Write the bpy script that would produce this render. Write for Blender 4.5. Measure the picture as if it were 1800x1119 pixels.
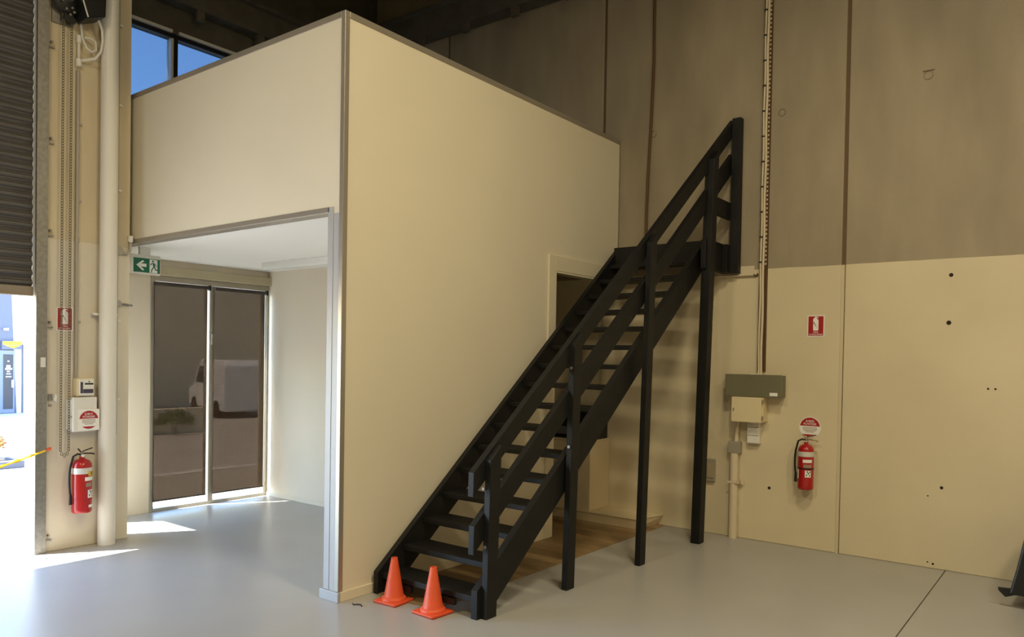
import bpy, bmesh, math, random
from mathutils import Vector, Matrix
random.seed(7)
for o in list(bpy.data.objects):
    bpy.data.objects.remove(o)
SC = bpy.context.scene
COL = SC.collection

# ------------------------------------------------------------------ camera
F, PPY = 1343.63, 652.60                      # focal length and principal row in pixels of the 1800x1119 frame
YAW, PITCH, ROLL = math.radians(-37.372), math.radians(-0.953), math.radians(0.98)
fw = Vector((math.sin(YAW)*math.cos(PITCH), math.cos(YAW)*math.cos(PITCH), math.sin(PITCH)))
rt = Vector((math.cos(YAW), -math.sin(YAW), 0))
up = rt.cross(fw)
r2 = rt*math.cos(ROLL) + up*math.sin(ROLL)
u2 = -rt*math.sin(ROLL) + up*math.cos(ROLL)
cam = bpy.data.cameras.new('camera')
cam.sensor_fit = 'HORIZONTAL'; cam.sensor_width = 36.0
cam.lens = F/1800*36
cam.shift_y = (PPY-559.5)/1800
cam.clip_start = 0.05; cam.clip_end = 300
camo = bpy.data.objects.new('camera', cam); COL.objects.link(camo)
M = Matrix((( r2.x, u2.x, -fw.x, 4.0671), (r2.y, u2.y, -fw.y, -3.4139), (r2.z, u2.z, -fw.z, 1.6798), (0,0,0,1)))
camo.matrix_world = M
SC.camera = camo

# ------------------------------------------------------------------ sky, sun, exposure
SUN_DIR = Vector((0.58, 0.875, -2.13)).normalized()
w = bpy.data.worlds.new('world'); SC.world = w; w.use_nodes = True
nt = w.node_tree; nt.nodes.clear()
sky = nt.nodes.new('ShaderNodeTexSky'); sky.sky_type = 'NISHITA'
sky.sun_disc = False; sky.sun_elevation = math.radians(63.8)
sky.sun_rotation = math.atan2(-SUN_DIR.x, -SUN_DIR.y)
sky.air_density = 1.0; sky.dust_density = 0.15; sky.ozone_density = 3.0
bg = nt.nodes.new('ShaderNodeBackground'); bg.inputs[1].default_value = 1.75
out = nt.nodes.new('ShaderNodeOutputWorld')
nt.links.new(sky.outputs[0], bg.inputs[0]); nt.links.new(bg.outputs[0], out.inputs[0])
sl = bpy.data.lights.new('sun', 'SUN'); sl.energy = 26.0; sl.angle = math.radians(0.53); sl.color = (1, .96, .88)
so = bpy.data.objects.new('sun', sl); COL.objects.link(so); so.location = (-8, -12, 30)
so.rotation_euler = SUN_DIR.to_track_quat('-Z', 'Y').to_euler()
LAMP_W = 125.0
LAMP_COL = (1.0, 0.86, 0.58)
SC.view_settings.view_transform = 'Standard'; SC.view_settings.look = 'None'
SC.view_settings.gamma = 1.0; SC.view_settings.use_curve_mapping = False
SC.view_settings.exposure = 0.18

# ------------------------------------------------------------------ materials
def lin(c):
    return tuple((v/255/12.92 if v/255 <= .04045 else ((v/255+.055)/1.055)**2.4) for v in c)
def mat(name, rgb, rough=.6, metal=0., noise=0., nscale=6., bump=0., bscale=80., alpha=1., coat=0., spec=.5, stretch=None, noise_col=None):
    m = bpy.data.materials.new(name); m.use_nodes = True
    n = m.node_tree; b = n.nodes['Principled BSDF']
    c = (*lin(rgb), 1)
    b.inputs['Base Color'].default_value = c; b.inputs['Roughness'].default_value = rough
    b.inputs['Metallic'].default_value = metal; b.inputs['Specular IOR Level'].default_value = spec
    if coat: b.inputs['Coat Weight'].default_value = coat; b.inputs['Coat Roughness'].default_value = .12
    if noise or bump:
        tc = n.nodes.new('ShaderNodeNewGeometry')
        vec = tc.outputs['Position']
        if stretch:
            mp = n.nodes.new('ShaderNodeMapping'); mp.inputs['Scale'].default_value = stretch
            n.links.new(vec, mp.inputs['Vector']); vec = mp.outputs['Vector']
    if noise:
        t = n.nodes.new('ShaderNodeTexNoise'); t.inputs['Scale'].default_value = nscale; t.inputs['Detail'].default_value = 6
        n.links.new(vec, t.inputs['Vector'])
        r = n.nodes.new('ShaderNodeValToRGB')
        d = noise_col and (*lin(noise_col), 1) or tuple(x*(1-noise) for x in c[:3]) + (1,)
        e = tuple(min(1, x*(1+noise*.6)) for x in c[:3]) + (1,)
        r.color_ramp.elements[0].position = .3; r.color_ramp.elements[0].color = d
        r.color_ramp.elements[1].position = .7; r.color_ramp.elements[1].color = e
        n.links.new(t.outputs[0], r.inputs[0]); n.links.new(r.outputs[0], b.inputs['Base Color'])
    if bump:
        t2 = n.nodes.new('ShaderNodeTexNoise'); t2.inputs['Scale'].default_value = bscale; t2.inputs['Detail'].default_value = 4
        n.links.new(vec, t2.inputs['Vector'])
        bp = n.nodes.new('ShaderNodeBump'); bp.inputs['Strength'].default_value = bump; bp.inputs['Distance'].default_value = .01
        n.links.new(t2.outputs[0], bp.inputs['Height']); n.links.new(bp.outputs[0], b.inputs['Normal'])
    return m
def concrete_painted(name, zline, paint, raw, vertical=True):
    """raw precast concrete above a horizontal paint line, paint below it"""
    m = bpy.data.materials.new(name); m.use_nodes = True
    n = m.node_tree; b = n.nodes['Principled BSDF']
    g = n.nodes.new('ShaderNodeNewGeometry')
    sp = n.nodes.new('ShaderNodeSeparateXYZ'); n.links.new(g.outputs['Position'], sp.inputs[0])
    st = n.nodes.new('ShaderNodeMath'); st.operation = 'GREATER_THAN'; st.inputs[1].default_value = zline
    wob = n.nodes.new('ShaderNodeTexNoise'); wob.inputs['Scale'].default_value = 3
    n.links.new(g.outputs['Position'], wob.inputs['Vector'])
    ma = n.nodes.new('ShaderNodeMath'); ma.operation = 'MULTIPLY_ADD'; ma.inputs[1].default_value = .012
    n.links.new(wob.outputs[0], ma.inputs[0]); n.links.new(sp.outputs[2], ma.inputs[2]); n.links.new(ma.outputs[0], st.inputs[0])
    def patch(c, amt, scale, sz):
        mp = n.nodes.new('ShaderNodeMapping'); mp.inputs['Scale'].default_value = sz
        n.links.new(g.outputs['Position'], mp.inputs['Vector'])
        t = n.nodes.new('ShaderNodeTexNoise'); t.inputs['Scale'].default_value = scale; t.inputs['Detail'].default_value = 8
        n.links.new(mp.outputs[0], t.inputs['Vector'])
        r = n.nodes.new('ShaderNodeValToRGB'); L = lin(c)
        r.color_ramp.elements[0].position = .28; r.color_ramp.elements[0].color = (*[v*(1-amt) for v in L], 1)
        r.color_ramp.elements[1].position = .72; r.color_ramp.elements[1].color = (*[min(1, v*(1+amt*.5)) for v in L], 1)
        n.links.new(t.outputs[0], r.inputs[0]); return r.outputs[0]
    lo = patch(paint, .07, 1.3, (1, 1, 1)); hi = patch(raw, .22, 1.6, (1.6, 1.6, .5))
    mx = n.nodes.new('ShaderNodeMix'); mx.data_type = 'RGBA'
    n.links.new(st.outputs[0], mx.inputs[0]); n.links.new(lo, mx.inputs[6]); n.links.new(hi, mx.inputs[7])
    n.links.new(mx.outputs[2], b.inputs['Base Color'])
    b.inputs['Roughness'].default_value = .75; b.inputs['Specular IOR Level'].default_value = .3
    t = n.nodes.new('ShaderNodeTexNoise'); t.inputs['Scale'].default_value = 25; t.inputs['Detail'].default_value = 6
    n.links.new(g.outputs['Position'], t.inputs['Vector'])
    bp = n.nodes.new('ShaderNodeBump'); bp.inputs['Strength'].default_value = .12; bp.inputs['Distance'].default_value = .01
    n.links.new(t.outputs[0], bp.inputs['Height']); n.links.new(bp.outputs[0], b.inputs['Normal'])
    return m
def glass(name, tint=(1, 1, 1), rough=0.):
    m = bpy.data.materials.new(name); m.use_nodes = True; n = m.node_tree; n.nodes.clear()
    o = n.nodes.new('ShaderNodeOutputMaterial'); t = n.nodes.new('ShaderNodeBsdfTransparent'); g = n.nodes.new('ShaderNodeBsdfGlossy')
    t.inputs[0].default_value = (*tint, 1); g.inputs['Roughness'].default_value = rough
    x = n.nodes.new('ShaderNodeMixShader'); x.inputs[0].default_value = .06
    n.links.new(t.outputs[0], x.inputs[1]); n.links.new(g.outputs[0], x.inputs[2]); n.links.new(x.outputs[0], o.inputs[0]); return m
def screen_fabric(name, rgb, through):
    """open-weave screen: the yarn scatters light, the holes let some straight through"""
    m = bpy.data.materials.new(name); m.use_nodes = True; n = m.node_tree; n.nodes.clear()
    o = n.nodes.new('ShaderNodeOutputMaterial'); t = n.nodes.new('ShaderNodeBsdfTransparent'); d = n.nodes.new('ShaderNodeBsdfDiffuse')
    d.inputs[0].default_value = (*lin(rgb), 1); t.inputs[0].default_value = (*through, 1)
    x = n.nodes.new('ShaderNodeAddShader')
    n.links.new(d.outputs[0], x.inputs[0]); n.links.new(t.outputs[0], x.inputs[1]); n.links.new(x.outputs[0], o.inputs[0]); return m
def emit(name, rgb, s):
    m = bpy.data.materials.new(name); m.use_nodes = True; n = m.node_tree; n.nodes.clear()
    o = n.nodes.new('ShaderNodeOutputMaterial'); e = n.nodes.new('ShaderNodeEmission')
    e.inputs[0].default_value = (*lin(rgb), 1); e.inputs[1].default_value = s; n.links.new(e.outputs[0], o.inputs[0]); return m

MT = {}
MT['floor'] = mat('floor_paint', (168, 166, 162), .34, noise=.05, nscale=1.6, bump=.03, bscale=18)
MT['plank'] = [mat('vinyl_plank_%d' % i, c, .45, noise=.22, nscale=5, stretch=(.6, 7, 1)) for i, c in enumerate([(150, 122, 84), (139, 112, 76), (160, 132, 93), (145, 119, 84)])]
MT['wallback'] = concrete_painted('painted_precast', 2.568, (214, 201, 170), (158, 146, 124))
MT['wallleft'] = concrete_painted('painted_precast_left', 2.62, (216, 207, 188), (208, 194, 164))
MT['joint'] = mat('joint_sealant', (104, 84, 58), .8)
MT['jointlow'] = mat('painted_joint', (206, 192, 160), .8)
MT['panel'] = mat('cream_panel', (226, 217, 194), .55, noise=.03, nscale=1.2, bump=.02, bscale=60)
MT['trim'] = mat('aluminium_trim', (172, 164, 150), .38, metal=.55)
MT['jamb'] = mat('white_aluminium', (176, 176, 178), .5, metal=.1)
MT['archi'] = mat('cream_architrave', (222, 212, 186), .5)
MT['officewall'] = mat('office_plaster', (228, 215, 194), .7, noise=.03, nscale=1)
MT['ceil'] = mat('office_ceiling', (242, 240, 232), .8)
MT['black'] = mat('black_stair_paint', (19, 19, 19), .55, spec=.35, noise=.3, nscale=9, stretch=(4, 1, 1), bump=.1, bscale=30, noise_col=(14, 14, 14))
MT['cone'] = mat('cone_orange', (226, 88, 48), .5, noise=.08, nscale=9)
MT['conetip'] = mat('cone_sole', (150, 52, 28), .6)
MT['alu'] = mat('window_aluminium', (178, 170, 154), .4, metal=.3)
MT['blind'] = screen_fabric('sunscreen_mesh', (50, 37, 27), (.185, .155, .128))
MT['blindtube'] = mat('blind_tube', (60, 50, 42), .6)
MT['dark'] = mat('dark_plastic', (22, 22, 23), .4)
MT['glass'] = glass('clear_glass', (.93, .96, .96))
MT['tint'] = glass('sky_dimming_glass', (.21, .245, .28))  # tint added to dim the bright sky behind the clerestory
MT['white'] = mat('white_plastic', (226, 224, 216), .4)
MT['pipe'] = mat('white_pvc', (226, 222, 212), .4)
MT['greyconduit'] = mat('grey_conduit', (168, 160, 146), .5)
MT['galv'] = mat('galvanised_steel', (150, 146, 138), .42, metal=.7, noise=.2, nscale=30)
MT['slat'] = mat('roller_slat', (92, 89, 87), .45, metal=.25, noise=.15, nscale=5)
MT['rail'] = mat('roller_bottom_rail', (150, 138, 124), .45, metal=.3)
MT['red'] = mat('sign_red', (164, 22, 22), .45)
MT['dred'] = mat('extinguisher_red', (168, 16, 16), .3, coat=.4)
MT['signwhite'] = mat('sign_white', (240, 238, 234), .5)
MT['green'] = mat('sign_green', (0, 104, 72), .45)
MT['yellow'] = mat('yellow_label', (216, 176, 14), .5)
MT['rope'] = mat('yellow_tape', (248, 200, 10), .45)
MT['steelwhite'] = mat('silver_band', (214, 212, 206), .35, metal=.2)
MT['swgreen'] = mat('switchboard_green', (112, 109, 86), .45, noise=.06, nscale=3)
MT['swcream'] = mat('meter_box_cream', (222, 206, 168), .5)
MT['boxgrey'] = mat('junction_grey', (152, 146, 130), .5)
MT['cable'] = mat('white_cable', (210, 196, 168), .5)
MT['browncable'] = mat('brown_cable', (92, 62, 30), .6)
MT['roof'] = mat('roof_sheet', (84, 80, 72), .8)  # dark tone stands in for the lack of light under the roof
MT['steel'] = mat('shade_dark_steel', (92, 87, 76), .7, noise=.2, nscale=6)  # roof steel kept dark, with the unlit gloom put into its colour
MT['brass'] = mat('valve_metal', (140, 126, 98), .35, metal=.7)
MT['lcd'] = mat('lcd', (66, 60, 74), .25)
MT['cabinet'] = mat('cream_cabinet', (216, 200, 164), .5)
MT['chain'] = mat('chain_steel', (112, 104, 88), .45, metal=.6)
MT['ground'] = mat('driveway', (176, 172, 164), .85, noise=.12, nscale=1.2)
MT['render'] = mat('render_wall', (230, 222, 200), .8)
MT['nbgrey'] = mat('neighbour_grey', (84, 88, 102), .7)
MT['nbdoor'] = mat('neighbour_door', (22, 25, 38), .4)
MT['nbframe'] = mat('neighbour_frame', (100, 108, 128), .5)
MT['leaf'] = mat('leaf_green', (74, 102, 40), .6, noise=.4, nscale=7)
MT['leafred'] = mat('leaf_red', (196, 92, 70), .6, noise=.4, nscale=9, noise_col=(150, 110, 60))
MT['leafyellow'] = mat('leaf_yellow', (188, 170, 92), .6)
MT['soil'] = mat('soil', (88, 70, 54), .9)
MT['vanwhite'] = mat('van_white', (232, 234, 238), .3, coat=.4)
MT['tyre'] = mat('tyre', (28, 28, 28), .8)
MT['vanglass'] = mat('van_glass', (24, 28, 34), .1)
MT['printgrey'] = mat('print_grey', (150, 128, 112), .6)
MT['orange'] = mat('orange_tag', (220, 90, 40), .6)
MT['hole'] = mat('hole_scuff_dark', (40, 30, 20), .9)
MT['bark'] = mat('bark', (86, 70, 54), .9)
MT['lampemit'] = emit('lamp_glow', (255, 226, 180), 12)

# ------------------------------------------------------------------ mesh helpers
class MB:
    def __init__(s): s.v = []; s.f = []
    def quadmesh(s, v, f):
        k = len(s.v); s.v += [Vector(p) for p in v]; s.f += [tuple(i+k for i in q) for q in f]; return s
    def box(s, a, b, tilt=None):
        (x0, y0, z0), (x1, y1, z1) = a, b
        v = [(x0,y0,z0),(x1,y0,z0),(x1,y1,z0),(x0,y1,z0),(x0,y0,z1),(x1,y0,z1),(x1,y1,z1),(x0,y1,z1)]
        return s.quadmesh(v, [(0,3,2,1),(4,5,6,7),(0,1,5,4),(1,2,6,5),(2,3,7,6),(3,0,4,7)])
    def hexa(s, v):     # eight corners, bottom loop then top loop (counter-clockwise from above)
        return s.quadmesh(v, [(0,3,2,1),(4,5,6,7),(0,1,5,4),(1,2,6,5),(2,3,7,6),(3,0,4,7)])
    def prism(s, A, B):  # two matching outlines
        n = len(A)
        return s.quadmesh(list(A)+list(B), [tuple(range(n-1, -1, -1)), tuple(range(n, 2*n))] + [(i, (i+1) % n, n+(i+1) % n, n+i) for i in range(n)])
    def tube(s, pts, r, n=8, cap=True, closed=False):
        pts = [Vector(p) for p in pts]; k = len(s.v); m = len(pts)
        prev = None
        for i, p in enumerate(pts):
            if closed: t = pts[(i+1) % m]-pts[i-1]
            else: t = pts[min(i+1, m-1)]-pts[max(i-1, 0)]
            t.normalize()
            if prev is None:
                a = Vector((0, 0, 1)) if abs(t.z) < .9 else Vector((1, 0, 0))
                x = t.cross(a).normalized()
            else:
                x = (prev - t*prev.dot(t)).normalized()
            prev = x; y = t.cross(x)
            rr = r[i] if isinstance(r, (list, tuple)) else r
            for j in range(n):
                a = 2*math.pi*j/n; s.v.append(p + x*math.cos(a)*rr + y*math.sin(a)*rr)
        for i in range(m if closed else m-1):
            for j in range(n):
                a = k+i*n; b = k+((i+1) % m)*n
                s.f.append((a+j, a+(j+1) % n, b+(j+1) % n, b+j))
        if cap and not closed:
            s.f.append(tuple(k+j for j in range(n-1, -1, -1))); s.f.append(tuple(k+(m-1)*n+j for j in range(n)))
        return s
    def lathe(s, prof, n=28, origin=(0,0,0), axis='z', cap=True):
        o = Vector(origin); k = len(s.v)
        for (r, h) in prof:
            for j in range(n):
                a = 2*math.pi*j/n; c, d = r*math.cos(a), r*math.sin(a)
                p = {'z': (c, d, h), 'y': (c, h, d), 'x': (h, c, d)}[axis]
                s.v.append(o+Vector(p))
        for i in range(len(prof)-1):
            for j in range(n):
                a, b = k+i*n, k+(i+1)*n
                s.f.append((a+j, a+(j+1) % n, b+(j+1) % n, b+j))
        if cap:
            s.f.append(tuple(k+j for j in range(n-1, -1, -1))); s.f.append(tuple(k+(len(prof)-1)*n+j for j in range(n)))
        return s
    def mesh(s, name, origin=Vector((0,0,0)), smooth=False, bevel=0.):
        me = bpy.data.meshes.new(name)
        me.from_pydata([tuple(p-origin) for p in s.v], [], s.f)
        bm = bmesh.new(); bm.from_mesh(me); bmesh.ops.recalc_face_normals(bm, faces=bm.faces)
        if bevel:
            ed = [e for e in bm.edges if len(e.link_faces) == 2 and e.calc_face_angle(0) > .5]
            bmesh.ops.bevel(bm, geom=ed, offset=bevel, segments=2, affect='EDGES', profile=.5)
        bm.to_mesh(me); bm.free()
        if smooth:
            for p in me.polygons: p.use_smooth = True
            try: me.set_sharp_from_angle(angle=math.radians(40))
            except Exception: pass
        me.update(); return me
def wloc(o):
    p = Vector(o.location); q = o.parent
    while q: p = p+Vector(q.location); q = q.parent
    return p
def obj(name, mb, material, parent=None, smooth=False, bevel=0., origin=None, label=None, kind=None):
    """mb is in world coordinates; origin defaults to the centre of the base"""
    vs = mb.v
    if origin is None:
        origin = Vector(((min(v.x for v in vs)+max(v.x for v in vs))/2, (min(v.y for v in vs)+max(v.y for v in vs))/2, min(v.z for v in vs)))
    me = mb.mesh(name, Vector(origin), smooth, bevel)
    me.materials.append(material)
    o = bpy.data.objects.new(name, me); COL.objects.link(o)
    if parent: o.parent = parent; o.location = Vector(origin)-wloc(parent)
    else: o.location = origin
    if label: o['label'] = label
    if kind: o['kind'] = kind
    return o
def tag(o, label, cat=None, group=None, kind=None):
    o['label'] = label
    if cat: o['category'] = cat
    if group: o['group'] = group
    if kind: o['kind'] = kind
    return o
def thing(name, label, cat, loc, group=None):
    o = bpy.data.objects.new(name, None); COL.objects.link(o); o.location = loc; o.empty_display_size = .1
    return tag(o, label, cat, group)
def struct(name, mb, m, label=None, parent=None, bevel=0., **k):
    o = obj(name, mb, m, parent, bevel=bevel, **k); o['kind'] = 'structure'
    if label: o['label'] = label
    return o
def setting(name, label, loc=(0,0,0)):
    o = bpy.data.objects.new(name, None); COL.objects.link(o); o.location = loc; o['kind'] = 'structure'; o['label'] = label; return o
def text(name, s, size, centre, right, upv, material, parent, depth=.0006, width=None):
    cu = bpy.data.curves.new(name, 'FONT'); cu.body = s; cu.size = size; cu.align_x = 'CENTER'; cu.align_y = 'CENTER'; cu.extrude = depth
    t = bpy.data.objects.new(name, cu); COL.objects.link(t)
    dg = bpy.context.evaluated_depsgraph_get(); dg.update()
    me = bpy.data.meshes.new_from_object(t.evaluated_get(dg))
    COL.objects.unlink(t); bpy.data.objects.remove(t)
    me.name = name; me.materials.clear(); me.materials.append(material)
    R = Vector(right).normalized(); U = Vector(upv).normalized(); N = R.cross(U)
    xs = [v.co.x for v in me.vertices] or [0, 1]
    k = 1.0 if not width else width/max(1e-6, max(xs)-min(xs))
    for v in me.vertices:
        p = v.co.copy(); v.co = R*p.x*k + U*p.y + N*p.z
    o = bpy.data.objects.new(name, me); COL.objects.link(o)
    o.parent = parent; o.location = Vector(centre)-wloc(parent)
    return o
BX = lambda a, b: MB().box(a, b)

# ================================================================== THE SETTING
D = 3.738            # inner face of the back wall
XL = -2.86           # inner face of the roller door wall
XW = -3.80           # inner face of the glazed front
ROOF = 6.7
X1, Y1 = 8.5, -10.5  # the shed's other two walls, behind the camera

# ---- floor: slabs with a saw cut between them
fl = setting('floor', 'pale grey painted concrete floor slab of the unit', (0, 0, -.1))
for (x0, x1) in ((-4.1, 3.118), (3.126, X1+.2)):
    obj('slab', BX((x0, Y1-.2, -.1), (x1, D+.2, 0)), MT['floor'], fl)
obj('saw_cut', BX((3.11, Y1, -.1), (3.134, D, -.008)), mat('saw_cut_dirt', (70, 60, 46), .9), fl)

# ---- vinyl planks under the stairs, running through the doorway
pf = setting('floor_planks', 'brown timber-look vinyl planks laid under the stairs and through the doorway', (0, 2, 0))
yy = .30; k = 0
while yy < D-.02:
    y2 = min(yy+.148, D)
    segs = [(-.02, .60)] if (yy < 2.2) else [(-3.6, -2.3), (-2.297, -.9+.25*(k % 3)), (-.897+.25*(k % 3), .60)]
    for (a, b) in segs:
        o = obj('plank', BX((a+.001, yy+.0012, 0), (b-.001, y2-.0012, .006)), MT['plank'][(k*3+int(a*7)) % 4], pf)
    yy = y2; k += 1

# ---- back wall: precast panels with sealed joints
wb = setting('wall_back', 'precast concrete back wall, cream paint below a straight line', (2, D, 0))
jx = [-4.0, -2.474, -.205, 2.272, 4.75, 7.23, X1+.2]
for a, b in zip(jx[:-1], jx[1:]):
    obj('panel', BX((a+.016, D, 0), (b-.016, D+.18, ROOF+.2)), MT['wallback'], wb, bevel=.008)
for x in jx[1:-1]:
    obj('joint_seal', BX((x-.02, D+.012, 2.56), (x+.02, D+.15, ROOF)), MT['joint'], wb)
    obj('joint_seal', BX((x-.0155, D+.0015, 0), (x+.0105, D+.15, 2.56)), MT['jointlow'], wb)
def ring(x, z, r=.034):
    m = MB(); m.lathe([(r, -.0025), (r, .002), (r*.86, .002), (r*.86, -.0025)], 24, (x, D-.001, z), 'y', cap=False)
    return m
for x, z in ((1.702, 4.0), (.388, 4.015)):
    obj('lifting_insert', ring(x, z), mat('insert_edge_%d' % int(z*1000), (96, 84, 64), .9), wb)
m = ring(2.905, 4.09, .036); m.box((2.86, D-.002, 4.125), (2.95, D+.002, 4.135)); obj('lifting_insert', m, mat('insert_patch', (104, 92, 70), .9), wb)
for x, z, r in ((3.108, 2.426, .016), (3.10, 2.036, .018), (3.079, .678, .013), (3.387, 1.505, .008), (3.437, 1.505, .008), (1.66, .512, .014), (2.98, .60, .006), (2.99, .05, .006), (3.03, .04, .009)):
    obj('hole_scuff_mark', MB().lathe([(r, -.0015), (r, .002)], 14, (x, D-.0005, z), 'y'), MT['hole'], wb)  # dark dots for holes; the two nearest the floor are scuff marks

# ---- left wall with the roller door opening
YD0, YD1, ZD = -5.4, -.80, 4.95
wl = setting('wall_left', 'painted concrete front wall beside the roller door', (XL, -1, 0))
obj('panel', BX((XL-.21, YD1, 0), (XL, -.035, ROOF+.2)), MT['wallleft'], wl, bevel=.006)
obj('panel', BX((XL-.21, YD0, ZD), (XL, YD1, ROOF+.2)), MT['wallleft'], wl)
obj('panel', BX((XL-.21, Y1, 0), (XL, YD0, ROOF+.2)), MT['wallleft'], wl)
struct('wall_right', BX((X1, Y1, 0), (X1+.15, D+.2, ROOF+.2)), MT['wallback'], 'far concrete side wall of the unit')
struct('wall_front', BX((XL-.2, Y1-.15, 0), (X1, Y1, ROOF+.2)), MT['wallback'], 'concrete wall behind the viewer')

# ---- glazed front (X = XW) and the return wall with the side door (Y = 0)
ZS, ZT = 3.55, 5.07          # clerestory sill and head
WY0, WY1, WZ = .640, 2.068, 2.49
wg = setting('wall_office_front', 'outer plaster wall around the office window', (XW, 1, 0))
for a, b in (((XW-.18, -.2, 0), (XW, WY0, ZS)), ((XW-.18, WY1, 0), (XW, D, ZS)), ((XW-.18, WY0, WZ), (XW, WY1, ZS)),
             ((XW-.18, -.2, ZT), (XW, D, ROOF+.2)), ((XW-.18, 3.3, ZS), (XW, D, ZT)), ((XW-.18, -.2, ZS), (XW, .12, ZT))):
    obj('wall_section', BX(a, b), MT['officewall'] if b[2] < 5 else MT['steel'], wg)  # wall beside and above the clerestory takes a dark tone as painted shade
ws = setting('wall_return', 'short return wall holding the glazed side door', (-3.3, -.1, 0))
for a, b in (((XW-.18, -.2, 1.78), (XL-.2, -.04, ROOF+.2)), ((-3.0, -.2, 0), (XL-.2, -.04, 1.78)), ((XW-.18, -.2, 0), (-3.80, -.04, 1.78))):
    obj('wall_section', BX(a, b), MT['officewall'], ws)
d1 = setting('door_1', 'narrow glazed side door to the driveway', (-3.4, -.12, 0))
fr = MB().box((-3.80, -.15, 0), (-3.765, -.09, 1.78)).box((-3.035, -.15, 0), (-3.0, -.09, 1.78)).box((-3.765, -.15, 1.74), (-3.035, -.09, 1.78)).box((-3.765, -.15, 0), (-3.035, -.09, .03))
obj('door_frame', fr, MT['alu'], d1); obj('pane', BX((-3.77, -.123, .02), (-3.03, -.117, 1.75)), MT['glass'], d1)

# office window with two panes
w1 = setting('window_1', 'two-pane aluminium shopfront window with screens', (XW, 1.35, 0))
f = MB()
f.box((XW-.10, WY0, 0), (XW+.01, WY0+.045, WZ)).box((XW-.10, WY1-.045, 0), (XW+.01, WY1, WZ)).box((XW-.10, WY0+.045, WZ-.06), (XW+.01, WY1-.045, WZ)).box((XW-.10, WY0+.045, 0), (XW+.01, WY1-.045, .035))
obj('window_frame', f, MT['alu'], w1, bevel=.003)
obj('mullion', BX((XW-.10, 1.305, .035), (XW+.012, 1.365, WZ-.06)), MT['alu'], w1, bevel=.003)
obj('window_lock', BX((XW+.012, 1.325, 1.78), (XW+.03, 1.345, 1.9)), MT['alu'], w1)
for a, b in ((WY0+.045, 1.305), (1.365, WY1-.045)):
    obj('pane', BX((XW-.055, a, .035), (XW-.049, b, WZ-.06)), MT['glass'], w1)
obj('pelmet', BX((XW+.0, WY0-.30, WZ+.004), (XW+.07, WY1+.005, 2.585)), mat('pelmet_tan', (180, 168, 138), .6), w1, bevel=.004)
# sunscreen blinds
for (a, b) in ((WY0+.022, 1.262), (1.345, 1.998)):
    t = thing('roller_blind', 'brown sunscreen roller blind %s' % ('beside the wall strip next to the exit sign' if a < 1 else 'beside the inner office wall'), 'blind', (XW+.04, (a+b)/2, .12), 'sunscreen blinds in the office window')
    fab = obj('blind_fabric', BX((XW+.038, a, .12), (XW+.0395, b, 2.40)), MT['blind'], t)
    obj('blind_tube', MB().tube([(XW+.045, a, 2.405), (XW+.045, b+.02, 2.405)], .02, 12), MT['blindtube'], t, smooth=True)
    obj('bracket', BX((XW+.02, b+.012, 2.375), (XW+.07, b+.03, 2.435)), MT['dark'], t, bevel=.006)
    obj('bottom_bar', MB().tube([(XW+.039, a, .118), (XW+.039, b, .118)], .008, 8), MT['blindtube'], t)
    obj('pull_cord', MB().tube([(XW+.05, b+.022, 2.39), (XW+.05, b+.020, 1.2), (XW+.05, b+.02, .17)], .004, 6), MT['white'], t)

# clerestory
w2 = setting('window_2', 'high clerestory window showing blue sky', (XW, 1.5, ZS))
f = MB(); YC0, YC1 = .12, 3.3
f.box((XW-.10, YC0, ZT-.05), (XW+.0, YC1, ZT-.005)).box((XW-.10, YC0, ZS), (XW, YC1, ZS+.05)).box((XW-.1, YC0, ZS+.05), (XW, YC0+.04, ZT-.05)).box((XW-.1, YC1-.04, ZS+.05), (XW, YC1, ZT-.05))
obj('window_frame', f, MT['dark'], w2)
for y in (.885, 1.72, 2.55):
    obj('mullion', BX((XW-.10, y-.012, ZS+.05), (XW, y+.03, ZT-.05)), MT['dark'], w2)
    obj('sunlit_mullion_face', BX((XW-.10, y-.04, ZS+.05), (XW-.01, y-.0125, ZT-.05)), MT['white'], w2)  # white strip stands in for sunlight on the mullion side
edges = [YC0+.04, .845, .915, 1.68, 1.75, 2.51, 2.58, YC1-.04]
for a, b in zip(edges[::2], edges[1::2]):
    obj('pane', BX((XW-.07, a, ZS+.05), (XW-.064, b, ZT-.05)), MT['tint'], w2)
    obj('sunlit_head_line', BX((XW-.02, a, ZT-.004), (XW+.03, b-.005, ZT+.026)), MT['white'], w2)  # white bar painted as the thin sunlit line along the head

# ---- the office box: composite panels
H = 4.0; OH = 2.672; PX = -.138
wf = setting('wall_box_front', 'cream panel front of the office box with wide opening', (-1.5, 0, 0))
obj('panel', BX((-3.02, 0, OH), (0, .09, H)), MT['panel'], wf)
obj('panel', BX((PX, 0, 0), (0, .09, OH)), MT['panel'], wf)
DY0, DY1, DZ = 2.545, D, 2.515
wsd = setting('wall_box_side', 'cream panel side of the office box behind the stairs', (0, 1.8, 0))
obj('panel', BX((-.09, .09, 0), (0, DY0, H)), MT['panel'], wsd)
obj('panel', BX((-.09, DY0, DZ), (0, DY1, H)), MT['panel'], wsd)
tr = setting('trim_1', 'aluminium edge channels of the office box', (0, 0, 0))
e = .006
def trim(nm, a, b, m='trim'): return obj(nm, BX(a, b), MT[m], tr, bevel=.002)
trim('corner_channel', (-.034, -e, .07), (e, .034, H+.005))
trim('top_channel', (-3.0, -e, H-.036), (-.035, .095, H+.006)); trim('top_channel', (-.095, .035, H-.036), (e, D-.002, H+.006))
trim('end_channel', (-.095, D-.024, 2.86), (e, D-.001, H-.037))
trim('header_channel', (-2.99, -e, OH-.012), (PX+.001, .096, OH+.026)); trim('jamb_channel', (PX-.012, -e, .07), (PX+.045, .096, OH+.025), 'jamb')
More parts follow.
